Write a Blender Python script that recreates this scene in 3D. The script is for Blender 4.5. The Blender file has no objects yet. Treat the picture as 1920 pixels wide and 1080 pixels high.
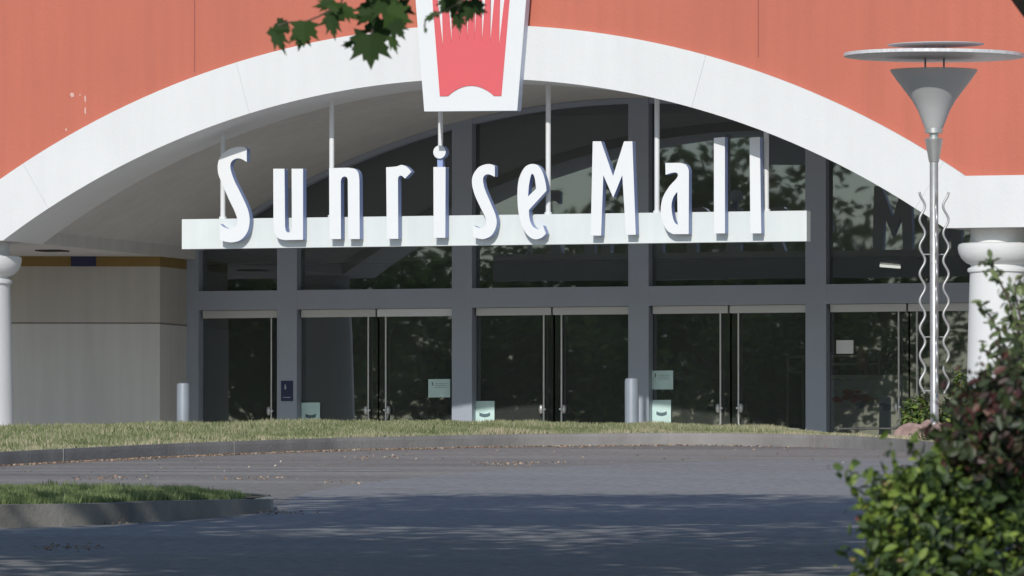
import bpy, bmesh, math, random
import numpy as np
from mathutils import Vector, Matrix
from mathutils.geometry import tessellate_polygon

# ---------------------------------------------------------------- camera, world, sun
SC = bpy.context.scene
TH = math.atan(.33); FPX = 16000.0; DIST = 107.0
CAM = Vector((DIST*math.sin(TH), -DIST*math.cos(TH), -1.1))
PITCH = math.atan(540/FPX)
RT = Vector((math.cos(TH), math.sin(TH), 0))
HD = Vector((-math.sin(TH), math.cos(TH), 0))
FW = HD*math.cos(PITCH)+Vector((0, 0, 1))*math.sin(PITCH)
UP = -HD*math.sin(PITCH)+Vector((0, 0, 1))*math.cos(PITCH)
cd = bpy.data.cameras.new('camera'); cam = bpy.data.objects.new('camera', cd)
SC.collection.objects.link(cam); SC.camera = cam
cam.location = CAM; cam.rotation_euler = (math.pi/2+PITCH, 0, TH)
cd.sensor_width = 36; cd.lens = 36*FPX/1920; cd.clip_start = .5; cd.clip_end = 3000
cd.dof.use_dof = True; cd.dof.focus_distance = 104; cd.dof.aperture_fstop = 21

SUN_EL = math.radians(28.4); SUN_AZ = math.radians(6)      # sun stands behind the camera, 6 degrees to the right of the facade normal
w = bpy.data.worlds.new('World'); SC.world = w; w.use_nodes = True
nt = w.node_tree; bg = nt.nodes['Background']
sky = nt.nodes.new('ShaderNodeTexSky'); sky.sky_type = 'NISHITA'; sky.sun_disc = False
sky.sun_elevation = SUN_EL; sky.sun_rotation = math.pi-SUN_AZ
sky.air_density = 1.0; sky.dust_density = .25; sky.ozone_density = 2.0
nt.links.new(sky.outputs[0], bg.inputs[0]); bg.inputs[1].default_value = .115
sd = bpy.data.lights.new('sun', 'SUN'); sun = bpy.data.objects.new('sun', sd); SC.collection.objects.link(sun)
sd.energy = 3.0; sd.angle = math.radians(.5); sd.color = (1, .955, .905)
ldir = Vector((-math.sin(SUN_AZ)*math.cos(SUN_EL), math.cos(SUN_AZ)*math.cos(SUN_EL), -math.sin(SUN_EL)))
sun.rotation_euler = ldir.to_track_quat('-Z', 'Y').to_euler()
SC.view_settings.view_transform = 'Standard'; SC.view_settings.look = 'None'
SC.view_settings.exposure = 0; SC.view_settings.gamma = 1
SC.cycles.max_bounces = 8; SC.cycles.transparent_max_bounces = 12

# ---------------------------------------------------------------- coordinates
def ray(x, y): return FW+RT*((x-960)/FPX)+UP*((540-y)/FPX)
def P(x, y, Y):                    # point of the vertical plane at depth Y of the facade
    d = ray(x, y); t = (Y-CAM.y)/d.y; return CAM+d*t
def Q(x, y, d):                    # point at distance d from the camera station
    r = ray(x, y); return CAM+r*(d/r.dot(HD))
def W(s, d, z): return Vector((CAM.x+RT.x*s+HD.x*d, CAM.y+RT.y*s+HD.y*d, z))
def road_z(d): return -2.71+.0327*min(max(d, 0), 93)
def sstep(a, b, x):
    t = min(max((x-a)/(b-a), 0), 1); return t*t*(3-2*t)
def dgy(y): return 1.61/(.0327+(y-1080)/FPX)      # distance at which the road stands at height y
random.seed(4)

# ---------------------------------------------------------------- materials
def mat(name, col, rough=.7, metal=0, var=0, scale=3, bump=0, bscale=40, col2=None, spec=.4, trans=0, attr=False, ramp=None, detail=6, streak=0):
    m = bpy.data.materials.new(name); m.use_nodes = True; n = m.node_tree; b = n.nodes['Principled BSDF']
    b.inputs['Base Color'].default_value = (*col, 1); b.inputs['Roughness'].default_value = rough
    b.inputs['Metallic'].default_value = metal; b.inputs['Specular IOR Level'].default_value = spec
    tc = n.nodes.new('ShaderNodeTexCoord')
    if ramp:
        cr = n.nodes.new('ShaderNodeValToRGB'); at = n.nodes.new('ShaderNodeAttribute'); at.attribute_name = 'tint'
        e = cr.color_ramp.elements
        while len(e) < len(ramp): e.new(.5)
        for i, (p, c) in enumerate(ramp): e[i].position = p; e[i].color = (*c, 1)
        n.links.new(at.outputs['Fac'], cr.inputs[0]); n.links.new(cr.outputs[0], b.inputs['Base Color'])
        src = cr.outputs[0]
    elif var or col2:
        no = n.nodes.new('ShaderNodeTexNoise'); no.inputs['Scale'].default_value = scale; no.inputs['Detail'].default_value = detail
        n.links.new(tc.outputs['Object'], no.inputs['Vector'])
        mr = n.nodes.new('ShaderNodeMapRange'); mr.inputs[1].default_value = .3; mr.inputs[2].default_value = .7
        n.links.new(no.outputs[0], mr.inputs[0])
        mx = n.nodes.new('ShaderNodeMix'); mx.data_type = 'RGBA'
        c2 = col2 or tuple(c*(1-var) for c in col)
        mx.inputs[6].default_value = (*col, 1); mx.inputs[7].default_value = (*c2, 1)
        n.links.new(mr.outputs[0], mx.inputs[0]); n.links.new(mx.outputs[2], b.inputs['Base Color'])
        if streak:                # rain streaks and grime, long in the vertical
            mp_ = n.nodes.new('ShaderNodeMapping'); mp_.inputs['Scale'].default_value = (5, 5, .35); ns = n.nodes.new('ShaderNodeTexNoise'); ns.inputs['Scale'].default_value = 1; ns.inputs['Detail'].default_value = 7; ns.inputs['Roughness'].default_value = .65
            n.links.new(tc.outputs['Object'], mp_.inputs[0]); n.links.new(mp_.outputs[0], ns.inputs['Vector'])
            m3 = n.nodes.new('ShaderNodeMapRange'); m3.inputs[1].default_value = .35; m3.inputs[2].default_value = .75; m3.inputs[3].default_value = 1; m3.inputs[4].default_value = 1-streak; n.links.new(ns.outputs[0], m3.inputs[0])
            mu = n.nodes.new('ShaderNodeMix'); mu.data_type = 'RGBA'; mu.blend_type = 'MULTIPLY'; mu.inputs[0].default_value = 1
            n.links.new(mx.outputs[2], mu.inputs[6]); n.links.new(m3.outputs[0], mu.inputs[7]); n.links.new(mu.outputs[2], b.inputs['Base Color'])
    if bump:
        nb = n.nodes.new('ShaderNodeTexNoise'); nb.inputs['Scale'].default_value = bscale; nb.inputs['Detail'].default_value = 5
        bp = n.nodes.new('ShaderNodeBump'); bp.inputs['Strength'].default_value = bump; bp.inputs['Distance'].default_value = .02
        n.links.new(tc.outputs['Object'], nb.inputs['Vector']); n.links.new(nb.outputs[0], bp.inputs['Height']); n.links.new(bp.outputs[0], b.inputs['Normal'])
    if trans:
        tr = n.nodes.new('ShaderNodeBsdfTranslucent'); ms = n.nodes.new('ShaderNodeMixShader'); ms.inputs[0].default_value = trans
        out = n.nodes['Material Output']
        if ramp: n.links.new(src, tr.inputs[0])
        else: tr.inputs[0].default_value = (*col, 1)
        n.links.new(b.outputs[0], ms.inputs[1]); n.links.new(tr.outputs[0], ms.inputs[2]); n.links.new(ms.outputs[0], out.inputs[0])
    return m

def emat(name, col, st):
    m = bpy.data.materials.new(name); m.use_nodes = True; b = m.node_tree.nodes['Principled BSDF']
    b.inputs['Emission Color'].default_value = (*col, 1); b.inputs['Emission Strength'].default_value = st; return m

def glass_mat():
    m = bpy.data.materials.new('tinted_glass'); m.use_nodes = True; n = m.node_tree; n.nodes.remove(n.nodes['Principled BSDF'])
    out = n.nodes['Material Output']
    tr = n.nodes.new('ShaderNodeBsdfTransparent'); tr.inputs[0].default_value = (.60, .64, .62, 1)
    gl = n.nodes.new('ShaderNodeBsdfGlossy'); gl.inputs['Roughness'].default_value = .012; gl.inputs[0].default_value = (.78, .88, 1, 1)
    fr = n.nodes.new('ShaderNodeFresnel'); fr.inputs[0].default_value = 2.5
    df = n.nodes.new('ShaderNodeBsdfDiffuse'); df.inputs[0].default_value = (.21, .235, .215, 1)
    ms = n.nodes.new('ShaderNodeMixShader'); m2 = n.nodes.new('ShaderNodeMixShader'); m2.inputs[0].default_value = .18
    tc = n.nodes.new('ShaderNodeTexCoord'); no = n.nodes.new('ShaderNodeTexNoise'); no.inputs['Scale'].default_value = .5
    bp = n.nodes.new('ShaderNodeBump'); bp.inputs['Strength'].default_value = .035; bp.inputs['Distance'].default_value = .05
    n.links.new(tc.outputs['Object'], no.inputs['Vector']); n.links.new(no.outputs[0], bp.inputs['Height']); n.links.new(bp.outputs[0], gl.inputs['Normal'])
    n.links.new(fr.outputs[0], ms.inputs[0]); n.links.new(tr.outputs[0], ms.inputs[1]); n.links.new(gl.outputs[0], ms.inputs[2])
    n.links.new(ms.outputs[0], m2.inputs[1]); n.links.new(df.outputs[0], m2.inputs[2]); n.links.new(m2.outputs[0], out.inputs[0])
    return m

def funnel_mat():
    m = bpy.data.materials.new('frosted_shade'); m.use_nodes = True; n = m.node_tree; n.nodes.remove(n.nodes['Principled BSDF'])
    out = n.nodes['Material Output']
    tr = n.nodes.new('ShaderNodeBsdfTransparent'); tr.inputs[0].default_value = (.8, .8, .8, 1)
    df = n.nodes.new('ShaderNodeBsdfPrincipled'); df.inputs['Base Color'].default_value = (.60, .60, .60, 1); df.inputs['Roughness'].default_value = .35
    ms = n.nodes.new('ShaderNodeMixShader'); ms.inputs[0].default_value = .80
    n.links.new(tr.outputs[0], ms.inputs[1]); n.links.new(df.outputs[0], ms.inputs[2]); n.links.new(ms.outputs[0], out.inputs[0])
    return m

def asphalt_mat(name, c1, c2, c3):
    m = bpy.data.materials.new(name); m.use_nodes = True; n = m.node_tree; b = n.nodes['Principled BSDF']; b.inputs['Roughness'].default_value = .85
    b.inputs['Specular IOR Level'].default_value = .25
    tc = n.nodes.new('ShaderNodeTexCoord')
    a = n.nodes.new('ShaderNodeTexNoise'); a.inputs['Scale'].default_value = .35; a.inputs['Detail'].default_value = 8; a.inputs['Roughness'].default_value = .7
    g = n.nodes.new('ShaderNodeTexNoise'); g.inputs['Scale'].default_value = 14; g.inputs['Detail'].default_value = 4
    mp_ = n.nodes.new('ShaderNodeMapping'); mp_.inputs['Scale'].default_value = (.35, 1.5, 1); mp_.inputs['Rotation'].default_value = (0, 0, -.25); n.links.new(tc.outputs['Object'], mp_.inputs[0]); n.links.new(mp_.outputs[0], a.inputs['Vector']); n.links.new(tc.outputs['Object'], g.inputs['Vector'])
    cr = n.nodes.new('ShaderNodeValToRGB'); e = cr.color_ramp.elements; e.new(.5)
    for i, (p, c) in enumerate(((.3, c1), (.5, c2), (.72, c3))): e[i].position = p; e[i].color = (*c, 1)
    n.links.new(a.outputs[0], cr.inputs[0])
    mr = n.nodes.new('ShaderNodeMapRange'); mr.inputs[1].default_value = .3; mr.inputs[2].default_value = .7; mr.inputs[3].default_value = .72; mr.inputs[4].default_value = 1.25
    n.links.new(g.outputs[0], mr.inputs[0])
    mu = n.nodes.new('ShaderNodeMix'); mu.data_type = 'RGBA'; mu.blend_type = 'MULTIPLY'; mu.inputs[0].default_value = 1
    n.links.new(cr.outputs[0], mu.inputs[6]); n.links.new(mr.outputs[0], mu.inputs[7]); n.links.new(mu.outputs[2], b.inputs['Base Color'])
    return m

M = dict(
    white=mat('white_stucco', (.74, .75, .735), .8, var=.05, scale=.8, streak=.045, bump=.15, bscale=30),
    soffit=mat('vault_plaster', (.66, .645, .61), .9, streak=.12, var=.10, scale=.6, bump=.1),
    red=mat('salmon_stucco', (.575, .176, .117), .9, var=.13, scale=.22, streak=.09, bump=.25, bscale=25),
    groove=mat('groove', (.30, .10, .08), .9), chip=mat('chipped_paint', (.66, .42, .36), .9),
    taupe=mat('shade_toned_wall', (.50, .48, .44), .9, streak=.12, var=.06, scale=.8, bump=.1), grey=mat('lit_toned_wall', (.63, .625, .60), .9, streak=.12, var=.06, scale=.7, bump=.1),
    gold=mat('ochre_band', (.27, .18, .06), .85, var=.15, scale=1.5), navy=mat('navy_panel', (.03, .04, .10), .6, var=.2),
    frame=mat('bluegrey_metal', (.34, .38, .44), .5, .0, var=.06, scale=2), header=mat('aluminium_header', (.55, .55, .53), .45, .3),
    steel=mat('brushed_steel', (.62, .62, .60), .38, .75, var=.1, scale=8), glass=glass_mat(),
    letter=mat('letter_face', (.76, .78, .78), .5, var=.02), beam=mat('mint_beam', (.72, .765, .745), .45, var=.05, scale=1.5, streak=.08), lside=mat('letter_return_shaded', (.30, .38, .62), .5),
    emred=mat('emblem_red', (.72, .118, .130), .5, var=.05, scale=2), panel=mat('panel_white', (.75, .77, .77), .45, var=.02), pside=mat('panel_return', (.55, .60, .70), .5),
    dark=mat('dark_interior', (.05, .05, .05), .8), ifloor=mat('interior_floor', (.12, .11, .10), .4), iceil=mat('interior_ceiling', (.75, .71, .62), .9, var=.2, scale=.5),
    paper=mat('notice_paper', (.58, .78, .74), .6, var=.12, scale=9), ink=mat('notice_ink', (.10, .16, .18), .7), paperw=mat('plain_paper', (.7, .72, .70), .6),
    ink2=mat('joint_grey', (.30, .28, .26), .9), sink=mat('sign_mark', (.35, .38, .45), .6), bollard=mat('bollard_paint', (.27, .30, .33), .5, .1, var=.12, scale=5),  # ink2: plain grey of the kerb and side wall joints
    kerb2=mat('blotch_shaded_kerb', (.36, .34, .31), .9, col2=(.17, .16, .15), scale=1.3, bump=.3, bscale=30), plaza=mat('pale_concrete', (.50, .48, .45), .85, var=.15, scale=1.2), kerb=mat('kerb_concrete', (.31, .295, .275), .9, col2=(.22, .205, .19), scale=2.2, bump=.3, bscale=30),
    road=asphalt_mat('old_asphalt', (.185, .175, .155), (.255, .24, .215), (.34, .32, .28)), road2=asphalt_mat('newer_asphalt', (.235, .232, .222), (.275, .272, .262), (.31, .306, .295)),
    line=mat('worn_line', (.42, .42, .40), .8, col2=(.24, .235, .22), scale=3), soil=mat('soil', (.09, .085, .05), .95, col2=(.14, .12, .07), scale=6),
    bark=mat('bark', (.12, .10, .075), .95, var=.4, scale=9, bump=.6), galv=mat('galvanised', (.52, .52, .51), .42, .55, var=.2, scale=9),
    dish=mat('perforated_dish', (.85, .85, .85), .4, .1, var=.25, scale=22), bulb=mat('opal_diffuser', (.75, .75, .74), .5), funnel=funnel_mat(),
    rock=mat('pink_granite', (.46, .31, .27), .85, col2=(.25, .17, .15), scale=9, bump=.5, bscale=18), tube=emat('tube_light', (1, .97, .9), 1.6),
    counter=mat('counter_white', (.82, .84, .88), .5), redp=mat('red_plastic', (.55, .04, .04), .5), bluep=mat('blue_print', (.12, .14, .34), .5),
    grass=mat('grass_blades', (.1, .15, .04), .7, ramp=((0, (.12, .16, .06)), (.4, (.27, .30, .145)), (.7, (.42, .41, .25)), (1, (.56, .49, .34))), trans=.3),
    greengrass=mat('green_grass_blades', (.1, .15, .04), .7, ramp=((0, (.08, .12, .04)), (.45, (.19, .26, .095)), (.8, (.33, .38, .18)), (1, (.50, .45, .30))), trans=.3),
    litter=mat('dry_leaves', (.3, .15, .08), .9, ramp=((0, (.30, .15, .10)), (.5, (.40, .28, .19)), (1, (.50, .44, .34)))),
    leafb=mat('shrub_leaves', (.05, .1, .02), .55, ramp=((0, (.022, .035, .018)), (.35, (.05, .09, .024)), (.58, (.13, .20, .03)), (.85, (.31, .40, .07)), (.93, (.30, .22, .10)), (1, (.20, .08, .07))), trans=.28, spec=.5),
    leafr=mat('red_tip_leaves', (.05, .1, .02), .45, ramp=((0, (.03, .04, .02)), (.5, (.055, .08, .028)), (.7, (.06, .032, .025)), (.88, (.10, .035, .035)), (1, (.22, .11, .07))), trans=.25, spec=.5),
    leafg=mat('grey_green_leaves', (.06, .09, .04), .45, ramp=((0, (.06, .09, .04)), (.5, (.15, .20, .08)), (.85, (.30, .36, .13)), (1, (.38, .28, .13))), trans=.25, spec=.5),
    leaft=mat('tree_leaves', (.05, .09, .02), .55, ramp=((0, (.05, .09, .025)), (1, (.12, .19, .05))), trans=.5),
    leafm=mat('maple_leaves', (.05, .09, .02), .7, spec=.2, ramp=((0, (.018, .04, .010)), (.7, (.03, .062, .014)), (1, (.04, .08, .016))), trans=.22),
)

# ---------------------------------------------------------------- mesh helpers
class MB:
    def __init__(s): s.v = []; s.f = []; s.mi = []
    def add(s, vs, fs, mi=0):
        o = len(s.v); s.v += [tuple(v) for v in vs]; s.f += [tuple(i+o for i in f) for f in fs]; s.mi += [mi]*len(fs); return s
    def box(s, x0, x1, y0, y1, z0, z1, mi=0):
        return s.add([(x, y, z) for x in (x0, x1) for y in (y0, y1) for z in (z0, z1)],
                     [(0, 1, 3, 2), (4, 6, 7, 5), (0, 4, 5, 1), (2, 3, 7, 6), (0, 2, 6, 4), (1, 5, 7, 3)], mi)
    def prism(s, loops, y0, y1, mi=0, side=None):      # outline(s) in (x, z), holes after the first, extruded from y0 to y1
        side = mi if side is None else side
        pts = [p for l in loops for p in l]
        tris = tessellate_polygon([[Vector((p[0], p[1], 0)) for p in l] for l in loops])
        n = len(pts)
        fs = []
        for t in tris:
            a, b, c = (pts[i] for i in t)
            cr = (b[0]-a[0])*(c[1]-a[1])-(b[1]-a[1])*(c[0]-a[0])
            fs.append(t if cr > 0 else t[::-1])
        s.add([(p[0], y0, p[1]) for p in pts], fs, mi)
        s.add([(p[0], y1, p[1]) for p in pts], [f[::-1] for f in fs], mi)
        for l in loops:
            k = len(l)
            s.add([(p[0], y, p[1]) for y in (y0, y1) for p in l], [(i, (i+1) % k, k+(i+1) % k, k+i) for i in range(k)], side)
        return s
    def tube(s, pts, r, n=8, cap=True, mi=0):
        pts = [Vector(p) for p in pts]; rs = r if isinstance(r, (list, tuple)) else [r]*len(pts)
        vs = []; up0 = None
        for i, p in enumerate(pts):
            t = (pts[min(i+1, len(pts)-1)]-pts[max(i-1, 0)]).normalized()
            a = up0 if up0 is not None else (Vector((0, 0, 1)) if abs(t.z) < .9 else Vector((1, 0, 0)))
            a = (a-t*a.dot(t)).normalized(); up0 = a; b = t.cross(a)
            vs += [p+(a*math.cos(2*math.pi*k/n)+b*math.sin(2*math.pi*k/n))*rs[i] for k in range(n)]
        fs = [(i*n+k, i*n+(k+1) % n, (i+1)*n+(k+1) % n, (i+1)*n+k) for i in range(len(pts)-1) for k in range(n)]
        if cap: fs += [tuple(range(n))[::-1], tuple((len(pts)-1)*n+k for k in range(n))]
        return s.add(vs, fs, mi)
    def lathe(s, c, prof, n=40, mi=0):
        vs = [(c[0]+r*math.cos(2*math.pi*k/n), c[1]+r*math.sin(2*math.pi*k/n), z) for r, z in prof for k in range(n)]
        fs = [(i*n+k, i*n+(k+1) % n, (i+1)*n+(k+1) % n, (i+1)*n+k) for i in range(len(prof)-1) for k in range(n)]
        return s.add(vs, fs, mi)
    def build(s, name, mats, parent=None, smooth=False):
        me = bpy.data.meshes.new(name); me.from_pydata(s.v, [], s.f)
        for m in (mats if isinstance(mats, (list, tuple)) else [mats]): me.materials.append(m)
        me.polygons.foreach_set('material_index', s.mi)
        if smooth: me.polygons.foreach_set('use_smooth', [True]*len(s.f))
        me.update()
        o = bpy.data.objects.new(name, me); SC.collection.objects.link(o)
        if parent: attach(o, parent)
        return o

def attach(o, parent):
    o.parent = parent; bpy.context.view_layer.update
    L = parent_world(parent); o.matrix_parent_inverse = L.inverted()
def parent_world(p):
    if p.type == 'MESH': return Matrix.Identity(4)
    m = Matrix.Translation(p.location) @ p.rotation_euler.to_matrix().to_4x4()
    if p.type == 'MESH' and p.parent: return Matrix.Identity(4)
    return m
def thing(name, label, cat, loc=(0, 0, 0), group=None):
    o = bpy.data.objects.new(name, None); SC.collection.objects.link(o); o.location = loc; o.empty_display_size = .2
    return tag(o, label, cat, group)
def tag(o, label, cat, group=None, kind=None):
    o['label'] = label; o['category'] = cat
    if group: o['group'] = group
    if kind: o['kind'] = kind
    return o
def struct(o): o['kind'] = 'structure'; return o
def smooth_angle(o, deg=35):
    me = o.data; me.polygons.foreach_set('use_smooth', [True]*len(me.polygons)); me.set_sharp_from_angle(angle=math.radians(deg))

def path(pts, k=6):               # (x, y) is a corner, (x, y, 1) lies on a smooth curve
    out = []; n = len(pts)
    for i in range(n):
        a, b = pts[i], pts[(i+1) % n]; sa, sb = len(a) > 2, len(b) > 2
        out.append((a[0], a[1]))
        if not sa and not sb: continue
        p0 = pts[i-1] if sa else a; p3 = pts[(i+2) % n] if sb else b
        for j in range(1, k):
            t = j/k; q = []
            for c in (0, 1):
                q.append(.5*(2*a[c]+(b[c]-p0[c])*t+(2*p0[c]-5*a[c]+4*b[c]-p3[c])*t*t+(-p0[c]+3*a[c]-3*b[c]+p3[c])*t**3))
            out.append(tuple(q))
    return out

def leaf_mesh(name, pos, nrm, size, mat_, tint, aspect=.5, parent=None, fold=.25, rng=None):
    """many folded leaves: arrays of positions, facing directions, lengths"""
    N = len(pos); rng = rng or np.random.default_rng(1)
    nrm = nrm/np.linalg.norm(nrm, axis=1)[:, None]
    rv = rng.normal(size=(N, 3)); a = rv-(rv*nrm).sum(1)[:, None]*nrm; a /= np.linalg.norm(a, axis=1)[:, None]
    b = np.cross(nrm, a); L = size[:, None]; Wd = L*aspect
    v = np.empty((N, 6, 3))
    v[:, 0] = pos-a*L*.5; v[:, 1] = pos+a*L*.5
    v[:, 2] = pos-a*L*.12+b*Wd*.5+nrm*Wd*fold; v[:, 3] = pos+a*L*.22+b*Wd*.42+nrm*Wd*fold
    v[:, 4] = pos-a*L*.12-b*Wd*.5+nrm*Wd*fold; v[:, 5] = pos+a*L*.22-b*Wd*.42+nrm*Wd*fold
    base = (np.arange(N)*6)[:, None]
    quads = np.concatenate([base+np.array([0, 1, 3, 2]), base+np.array([0, 4, 5, 1])], 1).reshape(-1, 4)
    me = bpy.data.meshes.new(name); me.vertices.add(N*6); me.vertices.foreach_set('co', v.reshape(-1).astype(np.float32))
    me.loops.add(N*8); me.loops.foreach_set('vertex_index', quads.reshape(-1).astype(np.int32))
    me.polygons.add(N*2); me.polygons.foreach_set('loop_start', (np.arange(N*2)*4).astype(np.int32))
    me.update(calc_edges=True)
    at = me.attributes.new('tint', 'FLOAT', 'FACE'); at.data.foreach_set('value', np.repeat(tint, 2).astype(np.float32))
    me.materials.append(mat_)
    o = bpy.data.objects.new(name, me); SC.collection.objects.link(o)
    if parent: attach(o, parent)
    return o

def blades(name, pos, h, wd, mat_, tint, rng, parent=None, lean=.35):
    N = len(pos); ang = rng.uniform(0, 2*np.pi, N); d = np.stack([np.cos(ang), np.sin(ang), np.zeros(N)], 1)
    side = np.stack([RT.x*np.ones(N), RT.y*np.ones(N), np.zeros(N)], 1)*rng.choice([1, 1], N)[:, None]
    side = side+rng.normal(size=(N, 3))*.4; side[:, 2] = 0; side /= np.linalg.norm(side, axis=1)[:, None]
    v = np.empty((N, 3, 3)); v[:, 0] = pos-side*wd[:, None]*.5; v[:, 1] = pos+side*wd[:, None]*.5
    v[:, 2] = pos+d*(h*lean*rng.uniform(0, 1.6, N))[:, None]+np.stack([np.zeros(N), np.zeros(N), h], 1)
    me = bpy.data.meshes.new(name); me.vertices.add(N*3); me.vertices.foreach_set('co', v.reshape(-1).astype(np.float32))
    me.loops.add(N*3); me.loops.foreach_set('vertex_index', np.arange(N*3).astype(np.int32))
    me.polygons.add(N); me.polygons.foreach_set('loop_start', (np.arange(N)*3).astype(np.int32)); me.update(calc_edges=True)
    at = me.attributes.new('tint', 'FLOAT', 'FACE'); at.data.foreach_set('value', tint.astype(np.float32)); me.materials.append(mat_)
    o = bpy.data.objects.new(name, me); SC.collection.objects.link(o); return o

def wave(x, y, seed=0):           # smooth pseudo noise, roughly -1..1
    r = 0
    for i in range(5):
        a = seed*1.7+i*2.4; k = 1.3**i*1.1
        r = r+np.sin(k*(x*math.cos(a)+y*math.sin(a))+a*3)*(.9**i)
    return r/3

# ================================================================= GROUND
sl = sorted(set([-600, -300, -150, -80, -50, -35, -25, 25, 35, 50, 80, 150, 300, 600]+list(range(-20, 21))))
dl = [-600, -250, -100, -50, -20, 0, 20, 40, 60, 80, 90, 93]+[93+.75*i for i in range(1, 26)]+[120, 140, 180, 300, 600]
g = MB(); vs = []
for d in dl:
    for s in sl:
        p = W(s, d, 0); t = sstep(-7.5, -2.5, p.y); vs.append((p.x, p.y, road_z(d)*(1-t)))
n = len(sl); g.add(vs, [(i*n+j, i*n+j+1, (i+1)*n+j+1, (i+1)*n+j) for i in range(len(dl)-1) for j in range(n-1)])
struct(g.build('parking_lot', M['road'], smooth=True))
def sheet(name, pts, m, lift, seg=24):          # pts: (s, d) outline on the planar part of the lot
    b = MB(); b.add([W(s, d, road_z(d)+lift) for s, d in pts], [tuple(range(len(pts)))]); return b.build(name, m)
def gs(x, y): d = dgy(y); return ((x-960)/FPX*d, d)
up_ = [gs(x, y) for x, y in ((430, 975), (520, 950), (570, 925), (660, 908), (800, 893), (960, 880), (1120, 872), (1300, 866), (1480, 862), (1640, 858), (1850, 858))]
struct(sheet('drive_lane', [(-40, 30), (40, 30), (40, 84)]+[(s, min(d, 84.5)) for s, d in up_[::-1]]+[(-6, 58), (-40, 50)], M['road2'], .0012))
def stripe(name, a, b, wd, lift=.0026):
    (s0, d0), (s1, d1) = gs(*a), gs(*b)
    pts = [(s0, d0-wd), (s1, d1-wd), (s1, d1+wd), (s0, d0+wd)]; return struct(sheet(name, pts, M['line'], lift))
stripe('painted_line', (-200, 884), (745, 883), .16)
stripe('painted_line', (700, 916), (870, 913), .10)

# far kerb and grass mound
ctrl = [(-900, 1050), (-400, 905), (0, 874), (320, 857), (640, 845), (960, 838), (1280, 835), (1440, 837), (1575, 840), (1678, 846), (1800, 858), (1950, 885), (2100, 940)]
cs = np.array([gs(x, min(y, 940)) for x, y in ctrl]); 
S_ = np.linspace(cs[0, 0], cs[-1, 0], 140); DK = np.interp(S_, cs[:, 0], cs[:, 1])
for _ in range(6): DK[1:-1] = (DK[:-2]+2*DK[1:-1]+DK[2:])/4
def dk(s): return float(np.interp(s, S_, DK))
k = MB(); vs = []
for s, d in zip(S_, DK):
    zr = road_z(d)
    for off, z in ((-.0, zr-.02), (.015, zr+.10), (.03, zr+.135), (.16, zr+.14), (.17, zr+.0)): vs.append(W(s, d+off, z))
k.add(vs, [(i*5+j, (i+1)*5+j, (i+1)*5+j+1, i*5+j+1) for i in range(len(S_)-1) for j in range(4)])
o = struct(k.build('kerb', M['kerb'], smooth=False))
for sj in np.arange(-7.4, 6, 1.52):
    dj = dk(sj); zr = road_z(dj); jb = MB(); jb.add([W(sj-.007, dj+.008, zr), W(sj+.007, dj+.008, zr), W(sj+.007, dj+.028, zr+.1365), W(sj-.007, dj+.028, zr+.1365), W(sj+.007, dj+.15, zr+.1425), W(sj-.007, dj+.15, zr+.1425)], [(0, 1, 2, 3), (3, 2, 4, 5)]); jb.build('kerb_joint', M['ink2'], o)
cx_ = np.array([(0, 808), (300, 800), (600, 795), (900, 796), (1200, 800), (1400, 805), (1500, 813), (1580, 822), (1650, 834), (1750, 842), (2000, 850)])
def crest(s):                     # height and distance of the top of the mound
    d = max(dk(s)+3.2, 95.3) if s < 3 else dk(s)+3.2+.0*s
    x = 960+s*FPX/d; y = np.interp(x, cx_[:, 0], cx_[:, 1]); return d, CAM.z+(1080-y)*d/FPX
def mound_z(s, d):
    d0 = dk(s)+.16; z0 = road_z(dk(s))+.135; dc, zc = crest(s)
    if d <= dc:
        t = (d-d0)/(dc-d0); return z0+(zc-z0)*(1-(1-t)**1.5)
    t = min((d-dc)/5.5, 1); return zc*(1-t*t*(3-2*t))-.05*t
l = MB(); vs = []; ss = np.linspace(-12, 9, 85); NT = 26
for s in ss:
    d0 = dk(s)+.16; dc = crest(s)[0]
    for j in range(NT+1):
        t = j/NT; d = d0+(dc-d0)*min(t/.6, 1) if t <= .6 else dc+(t-.6)/.4*5.5
        vs.append(W(s, d, mound_z(s, d)))
l.add(vs, [(i*(NT+1)+j, (i+1)*(NT+1)+j, (i+1)*(NT+1)+j+1, i*(NT+1)+j+1) for i in range(len(ss)-1) for j in range(NT)])
struct(l.build('grass_mound', M['soil'], smooth=True))
rng = np.random.default_rng(7)
N = 90000; s = rng.uniform(-6.4, 5.2, N); u = rng.uniform(0, 1, N)**1.3
pos = np.empty((N, 3)); 
for i in range(N):
    d0 = dk(s[i])+.14; d = d0+(crest(s[i])[0]+.8-d0)*u[i]; pos[i] = W(s[i], d, mound_z(s[i], d)-.01)
nz = wave(pos[:, 0]*2.5, pos[:, 1]*2.5, 1)+.6*wave(pos[:, 0]*7, pos[:, 1]*7, 3)
h = (.048+.026*nz)*rng.uniform(.55, 1.25, N); h = np.clip(h, .03, .15)
tint = np.clip(.29+.22*nz+rng.normal(0, .24, N)+.30*np.clip((s-.5)/4, 0, 1), 0, 1)
tint = np.where(u < .03, tint+.3, tint)
tag(blades('mound_grass', pos, h*np.where(s > 3, .75, 1), rng.uniform(.014, .03, N), M['grass'], tint, rng), 'sunlit short green and straw grass along the mound behind the far kerb', 'grass', kind='stuff')

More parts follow.
